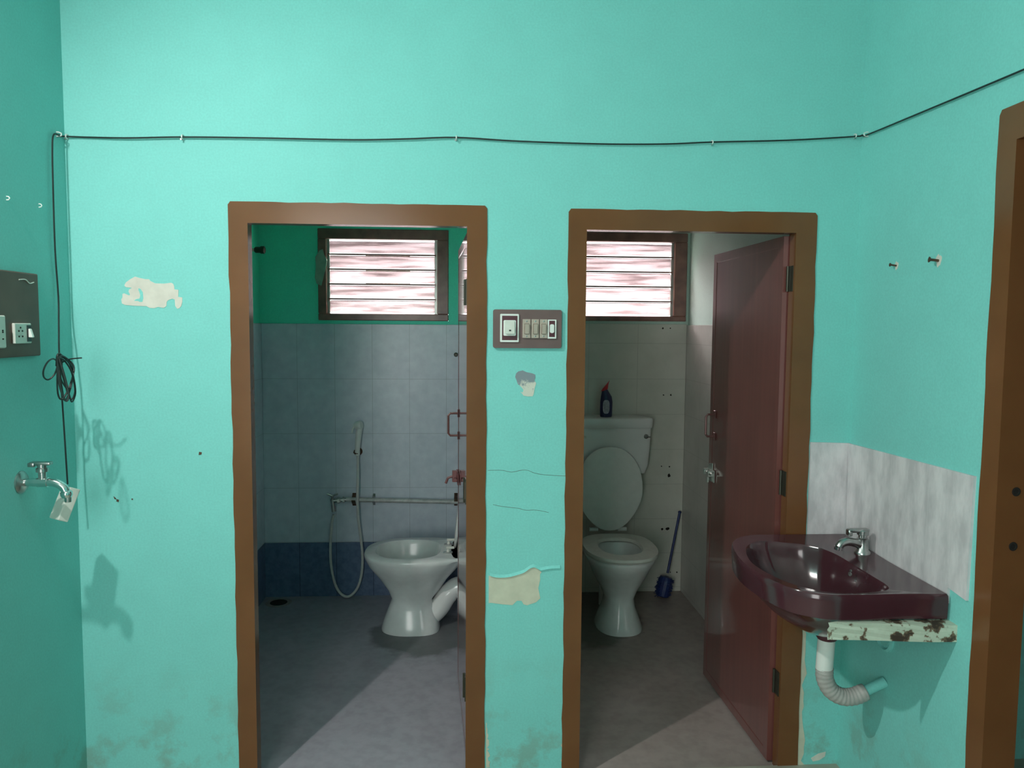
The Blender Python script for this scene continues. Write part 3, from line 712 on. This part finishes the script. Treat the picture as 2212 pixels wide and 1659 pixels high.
def toilet(name, label, loc, rotz, H, b, L, seat_down, lid):
    r = thing(name, label, 'toilet', loc, rotz)
    bm = toilet_bowl(bmesh.new(), H, b, L)
    o = link('bowl', bm, 'ceramic_dirty', r, True, 60)
    bm = bmesh.new(); loft(bm, [sring(L-.235, .085, .075, H-.165, back=.09), sring(L-.235, .084, .074, H-.166, back=.09)]); link('water', bm, 'water', r)
    # outlet that rises behind the foot and bends over to the drain
    bm = bmesh.new()
    P = catmull([(L-.34, 0, .05), (L-.40, 0, .11), (L-.445, 0, .18), (L-.50, 0, .225), (L-.555, 0, .20), (L-.575, 0, .12), (L-.575, 0, .0)], 6)
    tube(bm, P, lambda i: .055 if i < 14 else .052, 18); link('trap', bm, 'ceramic', r, True, 60)
    return r
# left toilet faces the viewer's left: foot on the floor, back against the dividing wall
HT = .435
tl = toilet('toilet', 'white toilet without a seat ring, turned sideways in the blue-tiled bathroom', (.06, 1.415, FB), PI, HT, .232, .600, False, False)
bm = bmesh.new(); loft(bm, [sring(.10, .035, .17, HT-.03, back=.15), sring(.10, .035, .175, HT, back=.15)]); link('deck', bm, 'ceramic', tl, True, 40)
bm = bmesh.new()
# thin lid standing upright on the deck
P = [Vector((.128+.012*math.sin(2*PI*k/30)*0, .19*math.cos(2*PI*k/30), HT+.235+.225*math.sin(2*PI*k/30))) for k in range(30)]
for p in P: p.x -= (p.z-HT)*.10+.018
prism(bm, P, (.012, 0, 0)); link('lid', bm, 'white', tl)
for s_ in (-1, 1):
    bm = bmesh.new(); lathe(bm, [(.009, 0), (.009, .010), (.006, .016), (.006, .03)], (.150, s_*.075, HT), (0, 0, 1), 14); box(bm, .115, .160, s_*.075-.009, s_*.075+.009, HT+.022, HT+.034, .003, 1)
    link('lid_hinge', bm, 'offwhite', tl)
    bm = bmesh.new(); box(bm, .125, .175, s_*.075-.014, s_*.075+.014, HT+.001, HT+.005, .001, 1); link('hinge_plate', bm, 'dullchrome', tl)
# right toilet faces the viewer
tr = toilet('toilet', 'white toilet with raised lid facing the doorway in the pale-tiled bathroom', (.845, 1.80, FB), -PI/2, HT-.012, .190, .655, True, True)
HS = HT-.012
bm = bmesh.new(); L = .655
rg = [sring(L-.245, .262, .198, HS+.002, back=.25), sring(L-.245, .268, .202, HS+.012, back=.25), sring(L-.245, .262, .198, HS+.024, back=.25), sring(L-.235, .160, .120, HS+.026, back=.165), sring(L-.235, .152, .112, HS+.012, back=.155), sring(L-.235, .160, .118, HS+.002, back=.165)]
R = [[bm.verts.new(p) for p in q] for q in rg]; n = len(R[0])
for i in range(len(R)):
    A, B = R[i], R[(i+1) % len(R)]
    for k in range(n): bm.faces.new((A[k], A[(k+1) % n], B[(k+1) % n], B[k]))
link('seat', bm, 'offwhite', tr, True, 50)
bm = bmesh.new(); 
def lidring(off, sc_):
    out = []
    for k in range(40):
        t = 2*PI*k/40; c, s_ = math.cos(t), math.sin(t)
        y = .193*sc_*math.copysign(abs(c)**(2/2.15), c)*(1.0 if s_ > -.2 else 1-.22*(-s_-.2)); h = .245*sc_*math.copysign(abs(s_)**(2/2.1), s_)
        z = HS+.03+.245+h; out.append(Vector((.105-(z-HS)*.05+off, y, z)))
    return out
loft(bm, [lidring(0, .97), lidring(.006, 1.0), lidring(.016, 1.0), lidring(.022, .96)]); link('lid', bm, 'white', tr, True, 50)
for s_ in (-1, 1):
    bm = bmesh.new(); tube(bm, [(.065, s_*.06, HS+.025), (.065, s_*.11, HS+.025)], .012, 12); link('lid_hinge', bm, 'white', tr)

# cistern behind the right toilet
cz0, cz1 = .705, 1.052
r = thing('cistern', 'white flush cistern on the back wall behind the raised toilet lid', 'cistern', (.84, 1.92, cz0))
bm = bmesh.new(); hh = cz1-cz0
def cring(hw, d, z, n=32, p=7):
    out = []
    for k in range(n):
        t = 2*PI*k/n+.01; c, s_ = math.cos(t), math.sin(t)
        out.append(Vector((hw*math.copysign(abs(c)**(2/p), c), -d/2+d/2*math.copysign(abs(s_)**(2/p), s_), z)))
    return out
loft(bm, [cring(.205, .13, 0), cring(.235, .155, .012), cring(.250, .165, .06), cring(.258, .172, .16), cring(.262, .176, hh-.075), cring(.262, .176, hh-.062)])
link('tank', bm, 'ceramic', r, True, 40)
bm = bmesh.new(); loft(bm, [cring(.266, .180, hh-.062), cring(.269, .184, hh-.055), cring(.272, .186, hh-.012), cring(.268, .182, hh-.003), cring(.255, .17, hh)]); link('tank_lid', bm, 'ceramic', r, True, 40)
cc = at(1396, 943, 'Y', 1.745)
bm = bmesh.new(); q = (cc.x-.84, -.170, cc.z-cz0); lathe(bm, [(.014, 0), (.014, .004), (.010, .008), (.009, .014)], q, (0, -1, 0), 16); tube(bm, [(q[0], q[1]-.015, q[2]), (q[0]+.022, q[1]-.016, q[2]-.002)], .0035, 8)
link('flush_lever', bm, 'dullchrome', r)
bm = bmesh.new(); q = (at(1264, 945, 'Y', 1.745).x-.84, -.170, cc.z-cz0-.003); lathe(bm, [(.009, 0), (.008, .009), (.003, .01)], q, (0, -1, 0), 12); link('plug_button', bm, 'offwhite', r)

# toilet cleaner bottle on the cistern
bb = at(1309, 899, 'Y', 1.81)
r = thing('cleaner_bottle', 'navy bottle with a bent neck and red cap standing on the cistern', 'bottle', (bb.x, 1.81, cz1))
def ov(cx_, cz_, a, b_, tilt=0, n=20): return [Vector((cx_+a*math.cos(2*PI*k/n)*math.cos(tilt), b_*math.sin(2*PI*k/n), cz_+a*math.cos(2*PI*k/n)*math.sin(tilt))) for k in range(n)]
bm = bmesh.new(); loft(bm, [ov(0, 0, .033, .020), ov(0, .006, .036, .023), ov(0, .05, .037, .024), ov(.001, .09, .037, .024), ov(0, .12, .033, .023), ov(-.008, .145, .023, .019, .3), ov(-.012, .165, .016, .015, .4)])
link('bottle_body', bm, 'navyplastic', r, True, 50)
bm = bmesh.new(); loft(bm, [ov(-.012, .160, .022, .019, .35), ov(-.006, .180, .021, .018, .6), ov(.004, .198, .015, .014, .8), ov(.014, .212, .007, .008, .9)]); link('bottle_cap', bm, 'redplastic', r, True, 50)
bm = bmesh.new(); oval_panel(bm, (-.004, -.0255, .062), (1, 0, 0), (0, 0, 1), (0, 1, 0), .040, .082, .003, 3.0); link('bottle_label', bm, 'labelpaper', r)
# toilet brush
bt = at(1468, 1108, 'Y', 1.885); bo = at(1430, 1290, 'Y', 1.80); bmid = at(1442, 1238, 'Y', 1.815)
r = thing('toilet_brush', 'blue toilet brush leaning upright in the far corner behind the right toilet', 'brush', (bo.x, 1.80, FB))
O = Vector(r.location)
bm = bmesh.new(); tube(bm, [bmid-O, bt-O], .0075, 10); lathe(bm, [(.010, 0), (.011, .006), (.006, .012)], bt-O, bt-bmid, 10); link('brush_handle', bm, 'blueplastic', r, True, 50)
bm = bmesh.new(); bb0 = Vector((.0, 0, .0)); top = bmid-O; ax = (top-Vector((.004, 0, .02))).normalized()
lathe(bm, [(.034, 0), (.041, .006), (.044, .04), (.043, .10), (.036, .120), (.012, .125)], (0, 0, .012), ax, 16)
rr = random.Random(2)
for k in range(160):
    a = rr.uniform(0, 2*PI); h = rr.uniform(0.015, .11); dr = Vector((math.cos(a), math.sin(a)*.8, rr.uniform(-.4, .2))).normalized()
    st = Vector((0, 0, .012))+ax*h; tube(bm, [st+dr*.030, st+dr*rr.uniform(.046, .056)], .002, 4)
for v in bm.verts: v.co.z = max(v.co.z, .002)
link('brush_head', bm, 'blueplastic', r)

# plug holes left in the pale tiles
for (x, y), q in (((1432,709),1), ((1448,709),.7), ((1433,853),.8), ((1449,853),1), ((1429,1007),.7), ((1446,1008),.9), ((1445,1027),2.0), ((1430,1143),1.2), ((1442,1142),1.9), ((1462,1236),.8), ((1448,1236),.6)):
    p = at(x, y, 'Y', YB-T)
    rr = random.Random(x); bm = bmesh.new()
    prism(bm, [(p.x+.006*q*math.cos(a)*rr.uniform(.6, 1.3), YB-T-.0012, p.z+.006*q*math.sin(a)*rr.uniform(.6, 1.3)) for a in [2*PI*k/9 for k in range(9)]], (0, .002, 0))
    link('plug_hole', bm, 'hole', dado_pale)

# ------------------------------------------------------------------ fittings on the blue tiled wall
yw = YB-T
def aw(x, y, d=.0): return at(x, y, 'Y', yw-d)
hb = aw(773, 975)
r = thing('spray_holder', 'dark round wall hook holding the white hand spray', 'holder', hb)
bm = bmesh.new(); lathe(bm, [(.024, 0), (.024, .006), (.015, .014), (.011, .03)], (.004, 0, 0), (0, -1, 0), 18); 
tube(bm, [(-.012, -.034, .012), (-.016, -.045, 0), (-.010, -.055, -.004), (.006, -.056, -.004), (.012, -.046, 0), (.010, -.034, .010)], .005, 8)
link('hook', bm, 'rust', r)
r = thing('hand_spray', 'white toilet hand spray with its long looping hose on the blue tiles', 'spray', aw(773, 960, .045))
O = Vector(r.location)
bm = bmesh.new(); P = [aw(x, y, .045)-O for x, y in ((772,975),(773,955),(775,935),(777,925))]
tube(bm, P, lambda i: (.0145, .0165, .019, .018)[i], 14)
h0 = aw(774, 919, .045)-O; lathe(bm, [(.012, -.028), (.023, -.016), (.026, .0), (.027, .014), (.022, .022)], h0, (.95, -.3, .15), 16)
tube(bm, catmull([aw(772, 916, .045)-O, aw(764, 922, .052)-O, aw(760, 935, .055)-O], 4), .0045, 8)
lathe(bm, [(.012, -.004), (.015, 0), (.015, .02), (.012, .026)], P[0], (0, 0, -1), 12)
link('spray_head', bm, 'white', r, True, 50)
hp = [(773,985,.048),(773,1030,.062),(772,1080,.068),(774,1120,.062),(779,1160,.05),(783,1200,.04),(781,1240,.04),(772,1270,.045),(755,1288,.05),(738,1284,.045),(724,1262,.04),(715,1220,.035),(714,1170,.035),(717,1130,.04),(721,1112,.045)]
bm = bmesh.new(); P = catmull([at(x, y, 'Y', yw-d)-O for x, y, d in hp], 8); tube(bm, P, lambda i: .0078+(.0007 if i % 2 else 0), 10); link('hose', bm, 'pvc', r, True)
# angle valve
r = thing('angle_valve', 'small metal angle valve where the hand spray hose starts', 'valve', aw(722, 1080, .045))
O = Vector(r.location); bm = bmesh.new()
a, b_ = aw(718, 1082, .045)-O, aw(748, 1079, .04)-O
tube(bm, [a, b_], .013, 12); lathe(bm, [(.019, 0), (.019, .012), (.015, .02)], a+(b_-a)*.35, b_-a, 6); lathe(bm, [(.019, 0), (.019, .010)], a+(b_-a)*.75, b_-a, 6)
tube(bm, [a+Vector((0, 0, .012)), aw(721, 1105, .045)-O], .013, 12); link('valve_body', bm, 'dullchrome', r, True, 40)
bm = bmesh.new(); tube(bm, [a, a+Vector((.002, -.01, .03))], .008, 10)
t0 = a+Vector((.002, -.01, .038)); tube(bm, catmull([t0+Vector((-.032, 0, .006)), t0+Vector((-.014, 0, .001)), t0+Vector((0, 0, -.006)), t0+Vector((.014, 0, .001)), t0+Vector((.032, 0, .006))], 3), .006, 8)
link('valve_handle', bm, 'dullchrome', r, True, 40)
# pipe
r = thing('water_pipe', 'grey water pipe running level along the blue tiles to the door leaf', 'pipe', aw(860, 1080, .032))
O = Vector(r.location); bm = bmesh.new(); tube(bm, [aw(748, 1079, .032)-O, aw(985, 1084, .032)-O, aw(1022, 1085, .032)-O], .0138, 14); link('pipe_run', bm, 'pipe', r, True, 40)
for x, m_, w_ in ((764, 'rust', .030), (985, 'rust', .030), (807, 'dullchrome', .026)):
    p = aw(x, 1081, .032)-O; bm = bmesh.new()
    arc = [p+Vector((0, .032, w_+.008)), p+Vector((0, .018, w_*.8)), p+Vector((0, 0, .0155)), p+Vector((0, -.0155, 0)), p+Vector((0, 0, -.0155)), p+Vector((0, .018, -w_*.8)), p+Vector((0, .032, -w_-.008))]
    for A_, B_ in zip(arc, arc[1:]):
        t_ = (B_-A_); nn = t_.cross(Vector((1, 0, 0))).normalized()*.0015; ww = Vector((.011 if m_ == 'rust' else .007, 0, 0))
        prism(bm, [A_-ww-nn, A_+ww-nn, B_+ww-nn, B_-ww-nn], nn*2)
    link('pipe_clamp', bm, m_, r)
# shower arm stub at top left, small knob near the leaf
p = at(572, 540, 'X', -1.10)
r = thing('shower_stub', 'dark pipe stub sticking out of the green wall at the door frame top left', 'pipe stub', (LX0, p.y, p.z))
bm = bmesh.new(); tube(bm, [(0, 0, 0), (.075, 0, 0)], .009, 12); link('stub_pipe', bm, 'creamplaster', r, True, 40)
bm = bmesh.new(); lathe(bm, [(.012, .055), (.017, .062), (.017, .085), (.021, .090), (.021, .108), (.014, .112)], (0, 0, 0), (1, 0, 0), 16); link('stub_cap', bm, 'hinge', r, True, 40)
p = aw(985, 766)
r = link('wall_button', lathe(bmesh.new(), [(.008, 0), (.010, .008), (.013, .018), (.008, .024)], p, (0, -1, 0), 12), 'hinge')
tag(r, 'small dark knob on the blue tiles beside the open door edge', 'knob')
# floor drain
p = at(602, 1302, 'Z', FB)
r = thing('floor_drain', 'round dark floor drain by the wall in the blue bathroom', 'drain', p)
bm = bmesh.new(); lathe(bm, [(.075, 0), (.075, .002), (.055, .003), (.050, .0012)], (0, 0, 0), (0, 0, 1), 24); link('drain_rim', bm, 'floorbrown', r)
bm = bmesh.new(); lathe(bm, [(.050, 0.001), (.050, .0022)], (0, 0, 0), (0, 0, 1), 24); link('drain_grate', bm, 'hole', r)

# ------------------------------------------------------------------ wash basin corner
# marble splash tiles on both walls
bm = bmesh.new()
P = [at(x, y, 'X', XR) for x, y in ((1838,957), (2110,1030), (2097,1298), (2052,1284))]
prism(bm, [(XR-.008, -.009, 1.172), (XR-.008, -.686, 1.186), (XR-.008, -.680, .838), (XR-.008, -.600, .848), (XR-.008, -.598, .80), (XR-.008, -.02, .80)], (.0085, 0, 0))
tag(link('splashback', bm, 'marble'), 'grey marbled tile splashback on the right wall above the basin', 'tiles')
bm = bmesh.new(); prism(bm, [(D2[1]+.079, -.009, 1.176), (XR, -.009, 1.172), (XR, -.009, .80), (D2[1]+.079, -.009, .83)], (0, .0095, 0))
tag(link('splashback', bm, 'marble'), 'narrow grey marbled tile strip between the right door frame and the room corner', 'tiles')

Oc = [(1.3765,-.608),(1.25,-.603),(1.12,-.605),(1.04,-.600),(.985,-.577),(.938,-.528),(.902,-.41),(.893,-.271),(.915,-.13),(.955,-.055),(1.02,-.014),(1.12,-.011),(1.25,-.011),(1.3765,-.011),(1.3765,-.2),(1.3765,-.42)]
Ic = [(1.235,-.540),(1.17,-.572),(1.115,-.578),(1.06,-.574),(1.01,-.545),(.966,-.49),(.935,-.39),(.928,-.28),(.955,-.17),(.995,-.11),(1.05,-.085),(1.12,-.105),(1.17,-.125),(1.215,-.165),(1.238,-.25),(1.242,-.42)]
def smooth_ring(P, n=5, corners=(0, 13)):
    out = []; L_ = len(P)
    for i in range(L_):
        p0, p1, p2, p3 = (Vector(P[(i+d) % L_]) for d in (-1, 0, 1, 2))
        if i in corners: p0 = p1*2-p2
        if (i+1) % L_ in corners: p3 = p2*2-p1
        for k in range(n):
            t = k/n; out.append(.5*((2*p1)+(p2-p0)*t+(2*p0-5*p1+4*p2-p3)*t*t+(3*p1-p0-3*p2+p3)*t**3))
    return out
So = smooth_ring(Oc); Si = smooth_ring(Ic, corners=(13,))
def ring3(Pl, z, s_=1, c=(1.15, -.30), tilt=True): return [Vector((c[0]+(p.x-c[0])*s_, c[1]+(p.y-c[1])*s_, z+(.012*max(0, 1+p.y/.3) if tilt else 0))) for p in Pl]
def ringc(Pl, z, s_, c):
    """shrink towards c, keeping the wall side flat"""
    out = []
    for p in Pl:
        out.append(Vector((c[0]+(p.x-c[0])*s_, c[1]+(p.y-c[1])*s_, z)))
    return out
ZR = .830; dc = (1.187, -.285)
r = thing('wash_basin', 'glossy maroon wall-hung wash basin in the right corner', 'wash basin', (1.15, -.30, .60))
O = Vector(r.location)
bm = bmesh.new()
rings = [ringc(So, .600, .16, dc), ringc(So, .612, .26, dc), ringc(So, .635, .46, (1.19, -.29)), ringc(So, .672, .68, (1.21, -.30)), ringc(So, .715, .85, (1.27, -.30)), ringc(So, .750, .95, (1.35, -.29)),
         ring3(So, ZR-.072, .992, (1.37, -.31), False), ring3(So, ZR-.02, 1.0), ring3(So, ZR-.005, .996), ring3(So, ZR, .985), ring3(Si, ZR-.001, 1.02), ring3(Si, ZR-.006, 1.0), ring3(Si, ZR-.022, .97, (1.12, -.3), False),
         ringc(Si, ZR-.075, .86, (1.13, -.31)), ringc(Si, ZR-.120, .68, (1.14, -.31)), ringc(Si, ZR-.150, .40, (1.16, -.30)), ringc(Si, ZR-.160, .10, dc)]
rings = [[p-O for p in q] for q in rings]
loft(bm, rings); link('bowl', bm, 'maroon', r, True, 42)
bm = bmesh.new(); lathe(bm, [(.028, 0), (.028, .004), (.016, .004), (.012, .001)], Vector((dc[0], dc[1], ZR-.162))-O, (0, 0, 1), 18); link('drain_ring', bm, 'chrome', r)
# overflow openings
ovp = at(1842, 1240, 'X', 1.222); 
for dx, dz, q in ((0, 0, 1.0), (-.004, .012, .6), (-.035, -.010, .5)):
    bm = bmesh.new(); c_ = Vector((1.214, ovp.y+dx, ovp.z+dz))-O
    oval_panel(bm, c_, (0, 1, 0), (.15, 0, 1), (-1, 0, 0), .020*q, .012*q, .002, 2.2, 14); link('overflow_slot', bm, 'dullchrome', r)
# peeling ledge underneath
bm = bmesh.new(); rr = random.Random(4)
P = [(1.028,-.604),(1.385,-.640),(1.385,-.595),(1.08,-.588)]
prism(bm, [(x, y, .752) for x, y in P], (0, 0, -.048))
bmesh.ops.subdivide_edges(bm, edges=[e for e in bm.edges], cuts=4, use_grid_fill=True)
for v in bm.verts:
    if v.co.x < 1.38 and v.co.z < .745: v.co += Vector((rr.uniform(-.003, .003), rr.uniform(-.003, .003), rr.uniform(-.003, .002)))
tag(link('basin_ledge', bm, 'peeling'), 'ledge with peeling whitish paint under the near edge of the maroon basin', 'ledge')
# waste pipe
r = thing('waste_pipe', 'white waste pipe curving from under the maroon basin into the right wall', 'pipe', (dc[0], dc[1], .60))
O = Vector(r.location)
bm = bmesh.new(); lathe(bm, [(.030, .0), (.036, -.008), (.036, -.022), (.030, -.032)], (0, 0, 0.0), (0, 0, 1), 20); link('collar', bm, 'plum', r, True, 40)
bm = bmesh.new(); lathe(bm, [(.0275, -.03), (.0275, -.135), (.025, -.137)], (0, 0, 0), (.04, 0, 1), 20); link('straight_pipe', bm, 'white', r, True, 40)
bm = bmesh.new(); P = catmull([(-.004, 0, -.13), (-.002, 0, -.165), (.018, 0, -.205), (.055, -.002, -.228), (.095, -.004, -.228), (.135, -.006, -.212)], 12)
tube(bm, P, lambda i: .0272+(.0012 if i % 4 < 2 else 0) if i < 60 else .027, 18); link('corrugated_bend', bm, 'greypvc', r, True)
bm = bmesh.new(); P = catmull([(.115, -.005, -.220), (.160, -.008, -.196), (.198, -.010, -.178)], 6); tube(bm, P, .017, 16); link('wall_stub', bm, 'teal', r, True, 60)
# ring of an old outlet on the wall under the ledge
p = at(1912, 1372, 'X', XR)
r = link('wall_socket_ring', lathe(bmesh.new(), [(.054, 0), (.054, .006), (.045, .010), (.040, .002), (.036, .0015), (.034, .006), (.001, .006)], p, (-1, 0, 0), 28), 'teal', None, True, 40)
r.name = 'wall_ring'; tag(r, 'painted round ring on the right wall just under the peeling ledge', 'ring')
# basin tap
fb = at(1862, 1196, 'Z', ZR)
r = thing('basin_tap', 'short chrome pillar tap on the back corner of the maroon basin', 'tap', (fb.x, fb.y, ZR+.004))
print('basin tap at', fb)
bm = bmesh.new(); lathe(bm, [(.026, -.004), (.026, .004), (.020, .010), (.018, .040), (.019, .048), (.012, .052)], (0, 0, 0), (0, 0, 1), 20)
sd = Vector((-.97, -.12, 0)).normalized()
P = catmull([Vector((0, 0, .022)), sd*.025+Vector((0, 0, .034)), sd*.055+Vector((0, 0, .040)), sd*.078+Vector((0, 0, .034)), sd*.088+Vector((0, 0, .022))], 5)
tube(bm, P, lambda i: .0150-.0001*i, 14); link('tap_body', bm, 'dullchrome', r, True, 50)
bm = bmesh.new(); lathe(bm, [(.0135, 0), (.0135, .010), (.010, .011)], sd*.088+Vector((0, 0, .024)), (-.1, 0, -1), 14); link('aerator', bm, 'chrome', r, True, 40)
bm = bmesh.new(); lathe(bm, [(.014, .048), (.014, .060), (.019, .062), (.019, .076), (.012, .080)], (0, 0, 0), (0, 0, 1), 16)
box(bm, -.052, .018, -.012, .012, .070, .082, .004, 2); box(bm, -.054, -.040, -.012, .012, .058, .080, .003, 1); link('tap_handle', bm, 'dullchrome', r, True, 40)
